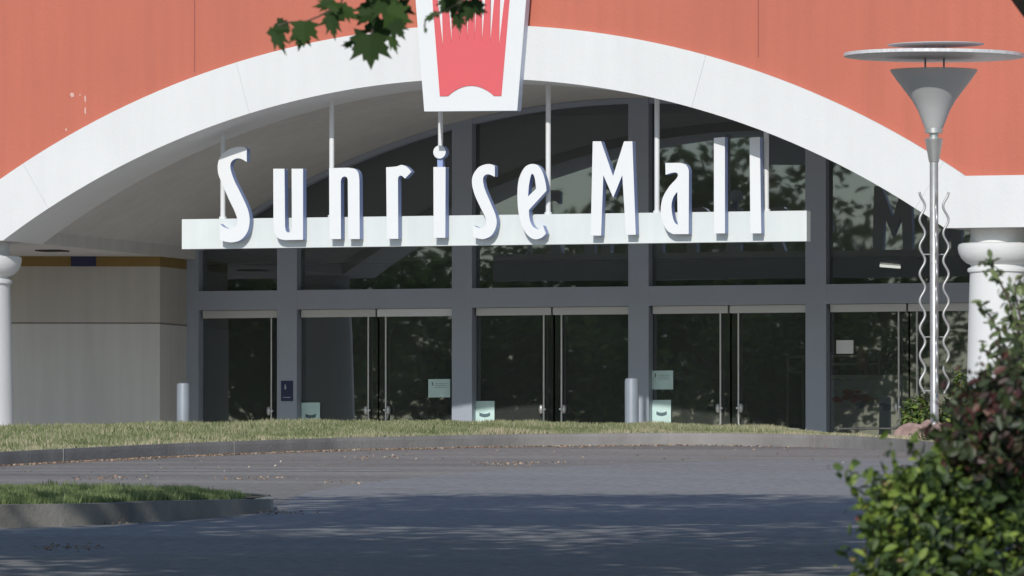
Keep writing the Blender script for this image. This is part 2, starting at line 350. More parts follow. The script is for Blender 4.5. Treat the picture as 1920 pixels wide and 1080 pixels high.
# near island at the left
isl = [gs(x, y) for x, y in ((-500, 1003), (-200, 998), (-50, 992), (60, 989), (150, 986), (230, 982), (300, 977), (370, 972), (440, 966), (500, 961), (513, 957), (510, 951))]
back = [(p[0]-.02*i, p[1]+.0) for i, p in enumerate([gs(504, 951), gs(480, 951), gs(380, 953), gs(200, 955), gs(-100, 958), gs(-500, 962)])]
front = isl; ring = front+back
def ring_in(r, o):
    out = []; n = len(r)
    for i in range(n):
        a = Vector(r[i-1]); b = Vector(r[i]); c = Vector(r[(i+1) % n])
        t = ((b-a).normalized()+(c-b).normalized()).normalized(); nn = Vector((-t.y, t.x)); out.append(tuple(b+nn*o))
    return out
rin = ring_in(ring, .15); kb = MB(); n = len(ring)
def ih(s, d): x = 960+s*FPX/d; return float(np.interp(x, [0, 330, 500, 515], [.165, .14, .10, .08]))
vs = []
for (r, a) in ((ring, -.02), (ring, None), (rin, None), (rin, 0)):
    for q, (s_, d_) in zip(ring, r): hh = ih(*q); vs.append(W(s_, d_, road_z(d_)+(hh if a is None else a)))
kb.add(vs, [(j*n+i, j*n+(i+1) % n, (j+1)*n+(i+1) % n, (j+1)*n+i) for j in range(3) for i in range(n)])
o = struct(kb.build('island_kerb', M['kerb2'])); smooth_angle(o, 50)  # dark blotches in the kerb colour stand for tree shade
ib = MB(); ib.add([W(s_, d_, road_z(d_)+ih(*q)-.01) for q, (s_, d_) in zip(ring, rin)], [tuple(range(n))])
struct(ib.build('island_lawn', M['soil']))
def inside(poly, x, y):
    c = np.zeros(len(x), bool); j = len(poly)-1
    for i in range(len(poly)):
        xi, yi = poly[i]; xj, yj = poly[j]
        c ^= ((yi > y) != (yj > y)) & (x < (xj-xi)*(y-yi)/(yj-yi+1e-9)+xi); j = i
    return c
gi = ring_in(ring, .17); s = rng.uniform(-4.5, -1.9, 150000); d = rng.uniform(56, 71, 150000)
ok = inside(gi, s, d) & ((960+s*FPX/d) < 445+rng.normal(0, 12, len(s))); s = s[ok][:42000]; d = d[ok][:42000]; N = len(s)
pos = np.array([W(a, b, road_z(b)+ih(a, b)-.015) for a, b in zip(s, d)])
nz = wave(pos[:, 0]*3.5, pos[:, 1]*3.5, 5)+.5*wave(pos[:, 0]*11, pos[:, 1]*11, 2)
xx = 960+s*FPX/d
tag(blades('island_grass', pos, np.clip((.062+.032*nz)*rng.uniform(.5, 1.2, N)*np.interp(xx, [250, 445], [1, .8]), .03, .14), rng.uniform(.007, .015, N), M['greengrass'], np.clip(.42+.16*nz+rng.normal(0, .2, N), 0, 1), rng),
    'lush green grass on the kerbed island at the left', 'grass', kind='stuff')

# dry leaves in the gutters and on the lot
pl = []; tl = []
def lit(n, fx, fy, ts):
    for _ in range(n):
        s_, d_ = fx(), None; s_, d_ = fy(s_); z = road_z(d_)+.006; pl.append(W(s_, d_, z)); tl.append(ts())
lit(5200, lambda: random.triangular(-6, 3.4, -4.5), lambda s_: (s_, dk(s_)-abs(random.gauss(.0, .16+.25*max(wave(s_*3, 1.0, 2), 0)))), lambda: random.gauss(.5, .25))
lit(160, lambda: random.uniform(-5, 4), lambda s_: (s_, dk(s_)-random.uniform(.2, 9)), lambda: random.gauss(.6, .3))
for (x, y, sx, sy, c) in ((940, 872, 28, 1.4, 90), (1000, 869, 50, 1, 70), (170, 931, 40, 1, 90), (460, 898, 50, 1.5, 80), (200, 898, 40, 2, 90), (520, 963, 30, 2, 60), (170, 981, 45, 1.5, 160), (110, 1028, 40, 3, 80), (640, 906, 30, 2, 40), (700, 860, 30, 2, 60)):
    for _ in range(c):
        s_, d_ = gs(random.gauss(x, sx), random.gauss(y, sy)); pl.append(W(s_, d_, road_z(d_)+.008)); tl.append(random.gauss(.5, .3))
pl = np.array(pl); nr = np.random.default_rng(3)
lo = leaf_mesh('leaf_litter', pl, np.array([0, 0, 1.])+nr.normal(0, .45, (len(pl), 3)), nr.uniform(.008, .034, len(pl)), M['litter'], np.clip(np.array(tl), 0, 1), .6)
tag(lo, 'dry tan and orange leaf litter lying along the kerbs and on the asphalt', 'dry leaves', kind='stuff')

pz = MB(); ys = [-7.4+.35*i for i in range(15)]+[-2.2, 7.25]; vs = []
for y in ys:
    for x in (-60, -25, -12, -9, -6, -3, 0, 3, 6, 9, 12, 25, 60):
        d = (Vector((x, y, 0))-CAM).dot(HD); t = sstep(-7.5, -2.5, y); vs.append((x, y, road_z(d)*(1-t)+.03))
pz.add(vs, [(i*13+j, i*13+j+1, (i+1)*13+j+1, (i+1)*13+j) for i in range(len(ys)-1) for j in range(12)])
struct(pz.build('pavement', M['plaza'], smooth=True))

# ================================================================= MALL BUILDING
CX, CZ, RO, RI = -.60, -5.755, 11.58, 10.905
mall = thing('mall_building', 'salmon stucco mall entrance with wide white arch over a glass door wall', 'building', (CX, 7, 0))
SPZ = 3.19; BANDT = 3.83; XI = math.sqrt(RI**2-(SPZ-CZ)**2); XO = math.sqrt(RO**2-(BANDT-CZ)**2)
def arc(r, x0, x1, n, cz=CZ): return [(CX+x0+(x1-x0)*i/n, cz+math.sqrt(r*r-(x0+(x1-x0)*i/n)**2)) for i in range(n+1)]
# salmon wall above the arch
wl = MB(); top = 11.5; XL, XR = CX-22, CX+22
upper = [(XL, BANDT)]+arc(RO, -XO, XO, 60)+[(XR, BANDT), (XR, top), (XL, top)]
wl.prism([upper[::-1]], .02, .35)
wall = wl.build('facade_wall', M['red'], mall)
for x in (365, 1422):
    gv = MB(); p = P(x, 60, .02); gv.box(p.x-.006, p.x+.006, .0165, .0199, 5.3 if x < 900 else 5.35, top); gv.build('wall_joint', M['groove'], wall)
for x, y, a, b in ((135, 178, .035, .028), (160, 186, .015, .05), (160, 208, .015, .055), (124, 243, .014, .02), (150, 178, .012, .012)):
    cp = MB(); p = P(x, y, .015); kk = 7; cp.add([(p.x+a*math.cos(q*6.28/kk)*random.uniform(.6, 1.2), .0165, p.z+b*math.sin(q*6.28/kk)*random.uniform(.6, 1.2)) for q in range(kk)], [tuple(range(kk))]); cp.build('chipped_paint', M['chip'], wall)
# white arch band in segments with fine joints, and the straight bands beside it
jx = [P(70, 345, 0).x-CX, P(458, 160, 0).x-CX, P(884, 60, 0).x-CX, P(1313, 150, 0).x-CX, P(1745, 330, 0).x-CX]
def radial(x): r = (RO+RI)/2; return math.asin(x/r)
angs = [radial(-XO)-.0]+[radial(x) for x in jx]+[radial(XO)]
aI0, aI1 = math.asin(-XI/RI), math.asin(XI/RI); aO0, aO1 = math.asin(-XO/RO), math.asin(XO/RO)
tr = MB(); GAP = .00011
for i in range(6):
    a0i = aI0 if i == 0 else angs[i]+GAP; a1i = aI1 if i == 5 else angs[i+1]-GAP
    a0o = aO0 if i == 0 else angs[i]+GAP; a1o = aO1 if i == 5 else angs[i+1]-GAP
    n = 14
    o_ = [(CX+RO*math.sin(a0o+(a1o-a0o)*j/n), CZ+RO*math.cos(a0o+(a1o-a0o)*j/n)) for j in range(n+1)]
    i_ = [(CX+RI*math.sin(a0i+(a1i-a0i)*j/n), CZ+RI*math.cos(a0i+(a1i-a0i)*j/n)) for j in range(n+1)]
    tr.prism([i_+o_[::-1]], -.06, .018)
    if i == 0: Lk, Ls = o_[0], i_[0]
    if i == 5: Rk, Rs = o_[-1], i_[-1]
tr.prism([[(XL, SPZ), Ls, Lk, (XL, BANDT)]], -.06, .018); tr.prism([[Rs, (XR, SPZ), (XR, BANDT), Rk]], -.06, .018)
tr.build('arch_trim', M['white'], mall)
# backing behind the band, then the rib and the barrel vault
bk = MB()
full = [(XL, SPZ+.004)]+[(x, z+.004) for x, z in arc(RI, -XI, XI, 60)]+[(XR, SPZ+.004), (XR, BANDT+.3)]+[(x, z+.02) for x, z in arc(RO, -XO, XO, 60)][::-1]+[(XL, BANDT+.3)]
bk.prism([full], .0195-.0005, .0197)
RB = 1.3; DEP = 7.0; RV = 11.04
def vault(mb, r, y0, y1, x, n=60):
    pts = arc(r, -x, x, n); m_ = len(pts)
    mb.add([(a, y, z) for y in (y0, y1) for a, z in pts], [(i, i+1, m_+i+1, m_+i) for i in range(m_-1)])
vt = MB(); vault(vt, RI, -.055, RB, XI); o = vt.build('arch_soffit', M['white'], mall, smooth=True); smooth_angle(o, 25); vt = MB()
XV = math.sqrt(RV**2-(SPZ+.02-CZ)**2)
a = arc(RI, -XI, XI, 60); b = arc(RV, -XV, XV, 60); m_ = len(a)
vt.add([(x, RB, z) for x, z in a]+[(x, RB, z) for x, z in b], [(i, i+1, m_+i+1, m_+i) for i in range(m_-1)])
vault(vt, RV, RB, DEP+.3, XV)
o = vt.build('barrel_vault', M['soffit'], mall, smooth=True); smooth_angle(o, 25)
# alcove ceilings beside the vault
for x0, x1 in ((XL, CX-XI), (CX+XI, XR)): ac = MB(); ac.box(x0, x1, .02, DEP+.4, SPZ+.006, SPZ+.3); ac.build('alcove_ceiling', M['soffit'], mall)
# splayed side wall at the left with ochre band and navy panel; plain mirrored wall at the right
A = P(30, 475, 4.95); A.x -= 5*.87; A.y -= 5*.30; Bp = P(300, 475, 5.85); Cp = Vector((P(350, 475, 7).x, 7.0, 0))
def wallstrip(mb, p, q, z0, z1, off=0, sh=.0):
    d = Vector((q.x-p.x, q.y-p.y, 0)).normalized(); nn = Vector((d.y, -d.x, 0))*off
    mb.add([Vector((p.x, p.y, z0))+nn, Vector((q.x, q.y, z0))+nn, Vector((q.x, q.y, z1))+nn, Vector((p.x, p.y, z1))+nn], [(0, 1, 2, 3)])
ZB = 3.06; ZJ = P(300, 606, 5.85).z
for side in (0, 1):
    pA, pB, pC = [Vector((v.x if not side else 2*CX-v.x, v.y, 0)) for v in (A, Bp, Cp)]
    wt = MB(); wg = MB(); wy = MB(); wj = MB()
    for p, q in ((pA, pB), (pB, pC)):
        sgn = 1 if not side else -1
        wallstrip(wt, p, q, ZJ+.012, ZB); wallstrip(wg, p, q, -.2, ZJ-.012); wallstrip(wj, p, q, ZJ-.012, ZJ+.012, -.01*sgn); wallstrip(wy, p, q, ZB, SPZ+.006, .0)
    wt.build('upper_side_wall', M['taupe'], mall); wg.build('lower_side_wall', M['grey'], mall); wj.build('side_wall_joint', M['ink2'], mall); wy.build('ochre_band', M['gold'], mall)  # upper strip coloured darker to carry the light gradient of one wall colour
d = (Bp-A); d.z = 0; d.normalize(); nn = Vector((d.y, -d.x, 0))*.012
def onwall(x):                    # point on the splayed wall seen at column x
    r = ray(x, 488); den = r.x*d.y-r.y*d.x; t = ((A.x-CAM.x)*d.y-(A.y-CAM.y)*d.x)/den; return CAM+r*t
p0, p1 = onwall(133), onwall(180); zt = P(157, 476, p0.y).z; zb = P(157, 499, p0.y).z
nv = MB(); q = [p0+nn, p1+nn]; nv.add([(q[0].x, q[0].y, zb), (q[1].x, q[1].y, zb), (q[1].x, q[1].y, zt), (q[0].x, q[0].y, zt)]+[(v.x-nn.x*.9, v.y-nn.y*.9, z) for z in (zb, zt) for v in q], [(0, 1, 2, 3), (0, 4, 5, 1), (3, 2, 7, 6), (1, 5, 7, 2), (0, 3, 6, 4)]); nv.build('navy_panel', M['navy'], mall)
vn = MB(); p0, p1 = P(76, 463, 3.3), P(120, 463, 3.3); vn.box(p0.x, p1.x, 3.1, 3.5, SPZ-.012, SPZ+.004); vn.build('ceiling_vent', M['dark'], mall)
# shell of the building
sh = MB(); sh.box(XL, XR, .35, 34, 11.0, 11.2); sh.box(XL, XL+.3, .35, 34, -.3, 11); sh.box(XR-.3, XR, .35, 34, -.3, 11); sh.box(XL, XR, 34, 34.3, -.3, 11.2)
sh.build('roof_and_walls', M['red'], mall)
# wall beyond the piers under the straight band
for x0, x1 in ((XL+.3, A.x+.02), (2*CX-A.x-.02, XR-.3)): pw = MB(); pw.box(x0, x1, .5, .8, -.3, SPZ+.006); pw.build('pier_wall', M['taupe'], mall)
# columns
def column(cx, cy):
    c = MB(); R0, R1 = .405, .355
    zt = P(1872, 455, cy-.5).z if cx > 0 else P(-21, 484, cy-.5).z; zt = 3.03
    prof = [(.55, -.3), (.55, .08), (.5, .12), (.5, .2), (R0+.02, .26), (R0, .3), (R0-.01, 1.2), (R1+.02, 2.0), (R1, 2.62), (R1, 2.655), (R1+.025, 2.66), (R1+.03, 2.69), (R1+.02, 2.71), (R1-.01, 2.72), (R1-.01, 2.75),
            (.40, 2.775), (.46, 2.83), (.49, 2.89), (.505, 2.96), (.50, 3.00), (.47, 3.015), (.345, 3.02), (.345, SPZ+.005)]
    c.lathe((cx, cy), prof, 48); o = c.build('column', M['white'], mall); smooth_angle(o, 40); return o
colx = P(1872, 470, .55).x; column(colx, .55); column(2*CX-colx, .55)

# window wall ------------------------------------------------------
WY = DEP
mx = [P(x, 560, WY).x for x in (538, 866, 1197, 1529.5)]; mx.append(2*CX+.04-mx[0]+.0); MW = .142
mx[4] = 2*mx[3]-mx[2]-.0; xl, xr = P(361, 560, WY).x, 2*mx[2]-P(361, 560, WY).x
zt0 = P(960, 539.5, WY).z; zt1 = P(960, 576, WY).z
fr = MB(); zarc = lambda x: CZ+math.sqrt(max(RV**2-(x-CX)**2, .1))
for x in [xl]+mx+[xr]:
    wd = .085 if x in (xl, xr) else MW; fr.box(x-wd, x+wd, WY, WY+.22, -.1, max(zarc(x), 3.2)+.05)
xs = [xl+.085]+[v for x in mx for v in (x-MW, x+MW)]+[xr-.085]
for i in range(0, len(xs), 2): fr.box(xs[i], xs[i+1], WY+.003, WY+.22, zt1, zt0)
al = arc(RV-.004, -XV, XV, 40)     # thin curved frame under the vault
for i in range(40):
    (x0, z0), (x1, z1) = al[i], al[i+1]
    fr.add([(x0, WY+.02, z0), (x1, WY+.02, z1), (x1, WY+.02, z1-.07), (x0, WY+.02, z0-.07), (x0, WY+.2, z0-.07), (x1, WY+.2, z1-.07)], [(3, 2, 1, 0), (3, 4, 5, 2)])
fr.build('window_frame', M['frame'], mall)
for i in range(0, len(xs), 2):
    x0, x1 = xs[i], xs[i+1]; pn = MB(); n = 10
    tp = [(x0+(x1-x0)*j/n, max(zarc(x0+(x1-x0)*j/n), 3.2)+.03) for j in range(n+1)]
    pn.add([(x0-.02, WY+.17, zt0-.01)]+[(x, WY+.17, z) for x, z in tp]+[(x1+.02, WY+.17, zt0-.01)], [tuple(range(n+3))[::-1]])
    pn.build('window_pane', M['glass'], mall)
zh = zt1-.105
def door(x0, x1, hinge):          # hinge -1 left, +1 right
    free = x1 if hinge < 0 else x0; sgn = -hinge
    dd = MB(); dd.add([(x0+.012, WY+.19, .02), (x1-.012, WY+.19, .02), (x1-.012, WY+.19, zh), (x0+.012, WY+.19, zh)], [(0, 1, 2, 3)])
    do = dd.build('door', M['glass'], mall)
    hb = MB(); hb.box(x0+.03 if hinge < 0 else x0+.014, x1-.014, WY+.09, WY+.21, zh, zt1-.004); hb.build('door_header', M['panel'] if abs((x0+x1)/2-P(776, 590, WY).x) < .3 else M['header'], do)
    rl = MB(); rl.box(x0+.014, x1-.014, WY+.165, WY+.21, .0, .10); rl.build('bottom_rail', M['header'], do)
    bx = free-sgn*.125; far = x0+.14 if hinge < 0 else x1-.14
    zb_ = P(1640, 803, WY).z
    hd = MB(); hd.tube([(bx, WY+.12, zh+.01), (bx, WY+.12, zb_+.09), (bx-sgn*.01, WY+.12, zb_+.045), (bx-sgn*.04, WY+.12, zb_+.012), (bx-sgn*.09, WY+.12, zb_), (far, WY+.12, zb_)], .0135, 8)
    hd.tube([(far, WY+.12, zb_), (far, WY+.19, zb_)], .012, 6)
    smooth_angle(hd.build('push_bar', M['steel'], do))
    lk = MB(); zl = P(1640, 763, WY).z; lk.lathe((bx-sgn*.035, WY+.12), [(0, zl-.06), (.022, zl-.055), (.034, zl-.02), (.034, zl+.03), (.02, zl+.055), (0, zl+.06)], 10)
    lk.box(bx-.03, bx+.03, WY+.105, WY+.135, zl-.012, zl+.012); smooth_angle(lk.build('door_lock', M['steel'], do))
for i in range(0, len(xs), 2):
    x0, x1 = xs[i], xs[i+1]
    if x1-x0 < 1.5:
        door(x0, x1, -1 if i == 0 else 1)
    else: xm = (x0+x1)/2; door(x0, xm, -1); door(xm, x1, 1)
# interior
it = MB(); it.box(xl-3, xr+3, DEP+.25, 33, -.12, -.02); it.build('interior_floor', M['ifloor'], mall)
it = MB(); it.box(xl-3.0, xr+3.0, DEP+.3, 33, 5.4, 5.6); it.box(xl-3, xr+3, 33, 33.2, 0, 5.4); it.box(xl-3.1, xl-3, DEP+.3, 33, 0, 5.4); it.box(xr+3, xr+3.1, DEP+.3, 33, 0, 5.4)
it.build('interior_wall', M['iceil'], mall)
q0 = P(1550, 452, 12); it = MB(); it.box(xl-2.9, xr+2.9, 12, 12.4, P(1700, 478, 12).z, 5.35); it.build('interior_bulkhead', M['iceil'], mall)
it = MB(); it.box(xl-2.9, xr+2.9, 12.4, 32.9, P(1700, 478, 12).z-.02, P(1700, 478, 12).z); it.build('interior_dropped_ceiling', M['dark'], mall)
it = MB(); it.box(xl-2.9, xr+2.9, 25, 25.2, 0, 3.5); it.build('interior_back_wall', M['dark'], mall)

# ================================================================= SIGN
LY = .62; BY = .78
sg = thing('hanging_sign', 'raised white Sunrise Mall lettering on a pale beam hung under the arch', 'sign', (P(926, 430, BY).x, BY, P(926, 465, BY).z))
zt_, zb_ = P(926, 403, BY).z, P(926, 459.5, BY).z; bx0, bx1 = P(341, 440, BY).x, P(1512.5, 420, BY).x
bm = MB(); bm.box(bx0, bx1, BY, BY+.17, zb_, zt_); o = bm.build('beam', M['beam'], sg)
for x in (418, 622, 826, 1028, 1232, 1437):
    X = P(x, 380, BY+.085).x; rd = MB(); zz = CZ+math.sqrt(RI**2-(X-CX)**2); rd.tube([(X, BY+.085, zt_-.01), (X, BY+.085, zz+.02)], .033, 12); rd.tube([(X, BY+.085, zt_-.01), (X, BY+.085, zt_+.03)], .05, 12)
    smooth_angle(rd.build('hanger_rod', M['panel'], sg), 40)
def Z(ox, oy, sc): return lambda pts: [(ox+p[0]/sc, oy+p[1]/sc, *p[2:]) for p in pts]
zA, zB, zC, zD, zE, zF = Z(400, 260, 5.145), Z(600, 260, 5.145), Z(780, 260, 5.144), Z(940, 260, 5.141), Z(1090, 250, 5.143), Z(1220, 240, 4.909)
LT = [
 ('letter_s', [zA([(322, 98), (285, 80, 1), (215, 82, 1), (135, 112, 1), (75, 165, 1), (44, 240, 1), (48, 340, 1), (90, 445, 1), (150, 585, 1), (205, 700, 1), (232, 785, 1), (215, 845, 1), (150, 868, 1), (98, 850, 1), (62, 820), (62, 975), (125, 995, 1), (200, 998, 1), (275, 968, 1), (332, 890, 1), (350, 785, 1), (332, 680, 1), (270, 540, 1), (203, 405, 1), (168, 300, 1), (168, 235, 1), (205, 197, 1), (260, 192, 1), (322, 225)])]),
 ('letter_u', [zA([(578, 290), (686, 290), (692, 850), (703, 893, 1), (725, 905, 1), (747, 893, 1), (758, 850), (755, 290), (865, 290), (865, 975), (690, 978), (630, 962, 1), (594, 915, 1), (580, 830)])]),
 ('letter_n', [zB([(88, 284), (275, 280), (335, 292, 1), (370, 330, 1), (380, 400), (383, 968), (272, 968), (268, 410), (262, 378, 1), (237, 364, 1), (211, 378, 1), (200, 410), (202, 968), (92, 968)])]),
 ('letter_r', [zB([(638, 276), (735, 268, 1), (788, 253, 1), (842, 276, 1), (882, 320), (818, 385), (795, 362, 1), (772, 356, 1), (755, 375, 1), (752, 405), (755, 966), (645, 966)])]),
 ('letter_i', [zC([(168, 273), (285, 273), (283, 956), (170, 956)])]),
 ('letter_s', [zC([(760, 266), (735, 251, 1), (688, 245, 1), (610, 272, 1), (553, 345, 1), (540, 430, 1), (566, 540, 1), (620, 660, 1), (665, 750, 1), (676, 810, 1), (655, 852, 1), (605, 860, 1), (550, 835), (550, 945), (600, 963, 1), (660, 966, 1), (730, 930, 1), (775, 840, 1), (770, 745, 1), (720, 620, 1), (665, 490, 1), (646, 400, 1), (660, 357, 1), (700, 343, 1), (760, 368)])]),
 ('letter_e', [zD([(435, 502), (427, 430, 1), (400, 330, 1), (360, 265, 1), (300, 243, 1), (232, 270, 1), (183, 350, 1), (159, 450, 1), (156, 600, 1), (171, 740, 1), (212, 870, 1), (270, 945, 1), (330, 970, 1), (390, 953, 1), (430, 915), (400, 835), (380, 862, 1), (345, 870, 1), (300, 840, 1), (272, 770, 1), (265, 687)]), zD([(258, 557), (266, 450, 1), (285, 355, 1), (302, 340, 1), (322, 380, 1), (335, 482)])]),
 ('letter_m', [zE([(110, 77), (190, 77), (306, 412), (412, 77), (492, 77), (525, 978), (430, 978), (395, 402), (307, 620), (212, 402), (190, 986), (90, 986)])]),
 ('letter_a', [zE([(810, 285), (955, 285), (1008, 303, 1), (1034, 348, 1), (1037, 400), (1035, 971), (885, 972), (822, 930, 1), (777, 830, 1), (766, 720, 1), (790, 610, 1), (850, 510, 1), (912, 442, 1), (932, 405, 1), (918, 380, 1), (875, 380, 1), (812, 400)]), zE([(925, 562), (886, 620, 1), (869, 700, 1), (880, 800, 1), (900, 857, 1), (930, 885)])]),
 ('letter_l', [zF([(582, 92), (683, 82), (684, 970), (583, 970)])]),
 ('letter_l', [zF([(910, 94), (1005, 80), (1018, 970), (918, 970)])]),
]
for nm, loops in LT:
    lb = MB(); lp = []
    for l in loops: lp.append([(P(x, y, LY).x, P(x, y, LY).z) for x, y in path(l)])
    area = lambda q: sum(q[i-1][0]*q[i][1]-q[i][0]*q[i-1][1] for i in range(len(q)))
    lp = [l if (area(l) > 0) == (i == 0) else l[::-1] for i, l in enumerate(lp)]
    lb.prism(lp, LY, LY+.128, 0, 1); o = lb.build(nm, [M['letter'], M['lside']], sg)  # letter sides coloured blue to stand for their shade
    st = MB(); xs_ = [p[0] for p in lp[0]]; zc_ = (zt_+zb_)/2
    bvl = o.modifiers.new('edge', 'BEVEL'); bvl.width = .006; bvl.segments = 2; bvl.limit_method = 'ANGLE'; bvl.angle_limit = math.radians(60)
    if nm == 'letter_i':
        bc = P(824, 285, LY); rr = .083; db = MB(); db.prism([[(bc.x+rr*math.cos(t*6.2832/32), bc.z+rr*math.sin(t*6.2832/32)) for t in range(32)]], LY, LY+.128, 0, 1); db.build('dot', [M['letter'], M['lside']], o)
        c0, c1 = P(820, 298, LY+.04), P(830, 315, LY+.04); db = MB(); db.box(c0.x, c1.x, LY+.04, LY+.12, c1.z-.05, c0.z+.03); db.build('dot_stem', M['lside'], o)
# emblem panel hanging in front of the arch
KY = -.22
em = thing('emblem_panel', 'tall tapered white panel with red sun ray emblem on the crown of the arch', 'sign', (P(887, 200, KY).x, KY, P(887, 208, KY).z))
kz = lambda pts: [(770+x/4.908, y/4.908) for x, y in pts]
def pk(pts, Y): return [(P(x, y, Y).x, P(x, y, Y).z) for x, y in pts]
ext = 1500                        # how far the panel goes on above the frame (in the same units)
pan = kz([(125, 1025), (980, 1017), (980+82*(1017+ext)/1017, -ext), (125-80*(1025+ext)/1025, -ext)])
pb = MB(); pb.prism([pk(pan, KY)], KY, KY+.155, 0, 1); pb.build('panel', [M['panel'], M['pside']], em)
Lx = lambda y: 268-(885-y)*68/885; Rx = lambda y: 833+(885-y)*75/885
rd = kz([(Lx(885), 885), (345, 883)]); rd += [(770+(345+(765-345)*t/14)/4.908, (883-95*math.sin(math.pi*t/14)**.8)/4.908) for t in range(1, 14)]
rd += kz([(765, 882), (Rx(882), 882), (Rx(-1150), -1150)])
for t in range(1, 12): rd.append((770+(Rx(-1150)+(Lx(-1150)-Rx(-1150))*t/12)/4.908, (-1150-150*math.sin(math.pi*t/12))/4.908))
rd += kz([(Lx(-1150), -1150)])
holes = []
for tx, ty, a0, a1 in ((297, 440, 240, 290), (378, 410, 335, 375), (450, 390, 420, 450), (521, 385, 509, 540), (587, 376, 588, 614), (655, 388, 650, 692), (732, 398, 730, 775), (811, 430, 818, 868)):
    hl = a0-(tx-a0)*(1.9) if tx < 560 else a0-(tx-a0)*1.9; hl = a0+(a0-(tx-6))*1.7; hr = a1+(a1-(tx+6))*1.7
    holes.append(kz([(tx, ty), (hl, -800), ((hl+hr)/2, -860), (hr, -800)]))
emo = MB(); lo_ = pk(rd, KY-.012); ar = lambda q: sum(q[i-1][0]*q[i][1]-q[i][0]*q[i-1][1] for i in range(len(q)))
lp = [lo_ if ar(lo_) > 0 else lo_[::-1]]
for hq in holes: q = pk(hq, KY-.012); lp.append(q if ar(q) < 0 else q[::-1])
emo.prism(lp, KY-.012, KY+.002); emo.build('sun_ray_emblem', M['emred'], em)

# ================================================================= NOTICES, DOOR SIGN, BOLLARDS
NG = 'notices on the entrance glass'
def notice(x0, y0, x1, y1, label, style):
    Y = WY+.16; a, b = P(x0, y0, Y), P(x1, y1, Y); c = thing('notice', label, 'notice', ((a.x+b.x)/2, Y, b.z), NG)
    pb = MB(); pb.box(a.x, b.x, Y, Y+.004, b.z, a.z); pb.build('sheet', M['paperw'] if style == 2 else M['paper'], c)
    ik = MB(); wd = b.x-a.x; ht = a.z-b.z
    if style == 0:
        ik.box(a.x+wd*.17, a.x+wd*.22, Y-.002, Y-.0005, a.z-ht*.35, a.z-ht*.15)
        for i in range(3): ik.box(a.x+wd*.3, a.x+wd*random.uniform(.75, .9), Y-.002, Y-.0005, a.z-ht*(.24+i*.1)-.004, a.z-ht*(.24+i*.1))
    elif style == 1:
        n = 10; ik.add([(a.x+wd*(.22+.56*i/n), Y-.001, a.z-ht*(.23+.03*math.sin(math.pi*i/n))) for i in range(n+1)]+[(a.x+wd*(.22+.56*i/n), Y-.001, a.z-ht*(.30+.03*math.sin(math.pi*i/n))) for i in range(n+1)], [(i, i+1, n+2+i, n+1+i) for i in range(n)])
    if ik.v: ik.build('print', M['ink'], c)
notice(803, 711, 844, 745, 'landscape aqua notice left of the centre-left post, above waist height', 0)
notice(891, 752, 927, 845, 'sunlit pale mint notice with a dark heading just right of the left of centre post', 1)
notice(1221, 695, 1262, 730, 'landscape aqua notice right of the central post, above another notice', 0)
notice(1223, 750, 1258, 842, 'pale mint notice low on the glass, right of the bollard by the central post', 1)
notice(565, 755, 600, 845, 'shaded grey-green notice low on the glass, right of the small navy sign', 1)
notice(1568, 638, 1600, 663, 'small plain white sheet high on the right-hand door glass', 2)
a, b = P(527, 714, WY-.01), P(549, 752, WY-.01)
ds = thing('entry_sign', 'small navy plaque with a faint figure on the left door post', 'plaque', (a.x, WY-.01, b.z))
m_ = MB(); m_.box(a.x, b.x, WY-.012, WY-.001, b.z, a.z); m_.build('plate', M['navy'], ds)
m_ = MB(); c_ = a.x+.062; zz = a.z-.06
m_.prism([[(c_+.011*math.cos(t*.785), zz+.011*math.sin(t*.785)) for t in range(8)]], WY-.014, WY-.0125)
m_.build('figure_head', M['sink'], ds); m_ = MB(); m_.box(c_-.012, c_+.012, WY-.014, WY-.0125, zz-.055, zz-.014); m_.build('figure_body', M['sink'], ds); m_ = MB(); m_.box(a.x+.03, b.x-.03, WY-.014, WY-.0125, b.z+.045, b.z+.055); m_.build('text_line', M['sink'], ds)
for x, y, r, lb in ((343.5, 718, .083, 'grey steel bollard at the left end of the glass entrance'), (1184.5, 709, .088, 'grey steel bollard in front of the central door post')):
    c = P(x, y, 1.3); bo = thing('bollard', lb, 'bollard', (c.x, c.y, 0), 'bollards before the entrance')
    m_ = MB(); m_.lathe((c.x, c.y), [(r, -.15), (r, c.z-.03), (r*.9, c.z-.008), (r*.6, c.z), (0, c.z+.002)], 28); smooth_angle(m_.build('post', M['bollard'], bo), 30)
    m_ = MB(); m_.lathe((c.x, c.y), [(r+.004, .52), (r+.004, .6)], 28); m_.build('band', M['galv'], bo)

# things behind the right-hand door
Y = 9.0; a, b = P(1556, 712, Y), P(1696, 845, Y)
ct = thing('display_counter', 'white display counter with blurred red and blue graphic behind the right-hand door', 'counter', ((a.x+b.x)/2, Y, 0))
m_ = MB(); m_.box(a.x, b.x, Y, Y+.6, 0, a.z); m_.build('cabinet', M['counter'], ct)
m_ = MB(); m_.box(a.x-.05, b.x+.08, Y-.06, Y+.66, a.z+.002, a.z+.06); m_.build('counter_top', M['header'], ct)
m_ = MB(); c = P(1622, 752, Y)
for i in range(26):
    x = c.x+random.gauss(0, .22); z = c.z+random.gauss(.0, .06); rr = random.uniform(.03, .075); kk = 7; yy = Y-.004-.0003*i
    m_.add([(x+rr*1.4*math.cos(q*.9), yy, z+rr*.7*math.sin(q*.9)*random.uniform(.7, 1.1)) for q in range(kk)], [tuple(range(kk))], 0 if z > c.z+.0 else 1)
m_.build('graphic', [M['redp'], M['bluep']], ct)
rk = thing('shelf_rack', 'dim two-rail rack standing behind the display counter', 'rack', (P(1600, 690, 10.5).x, 10.5, 0))
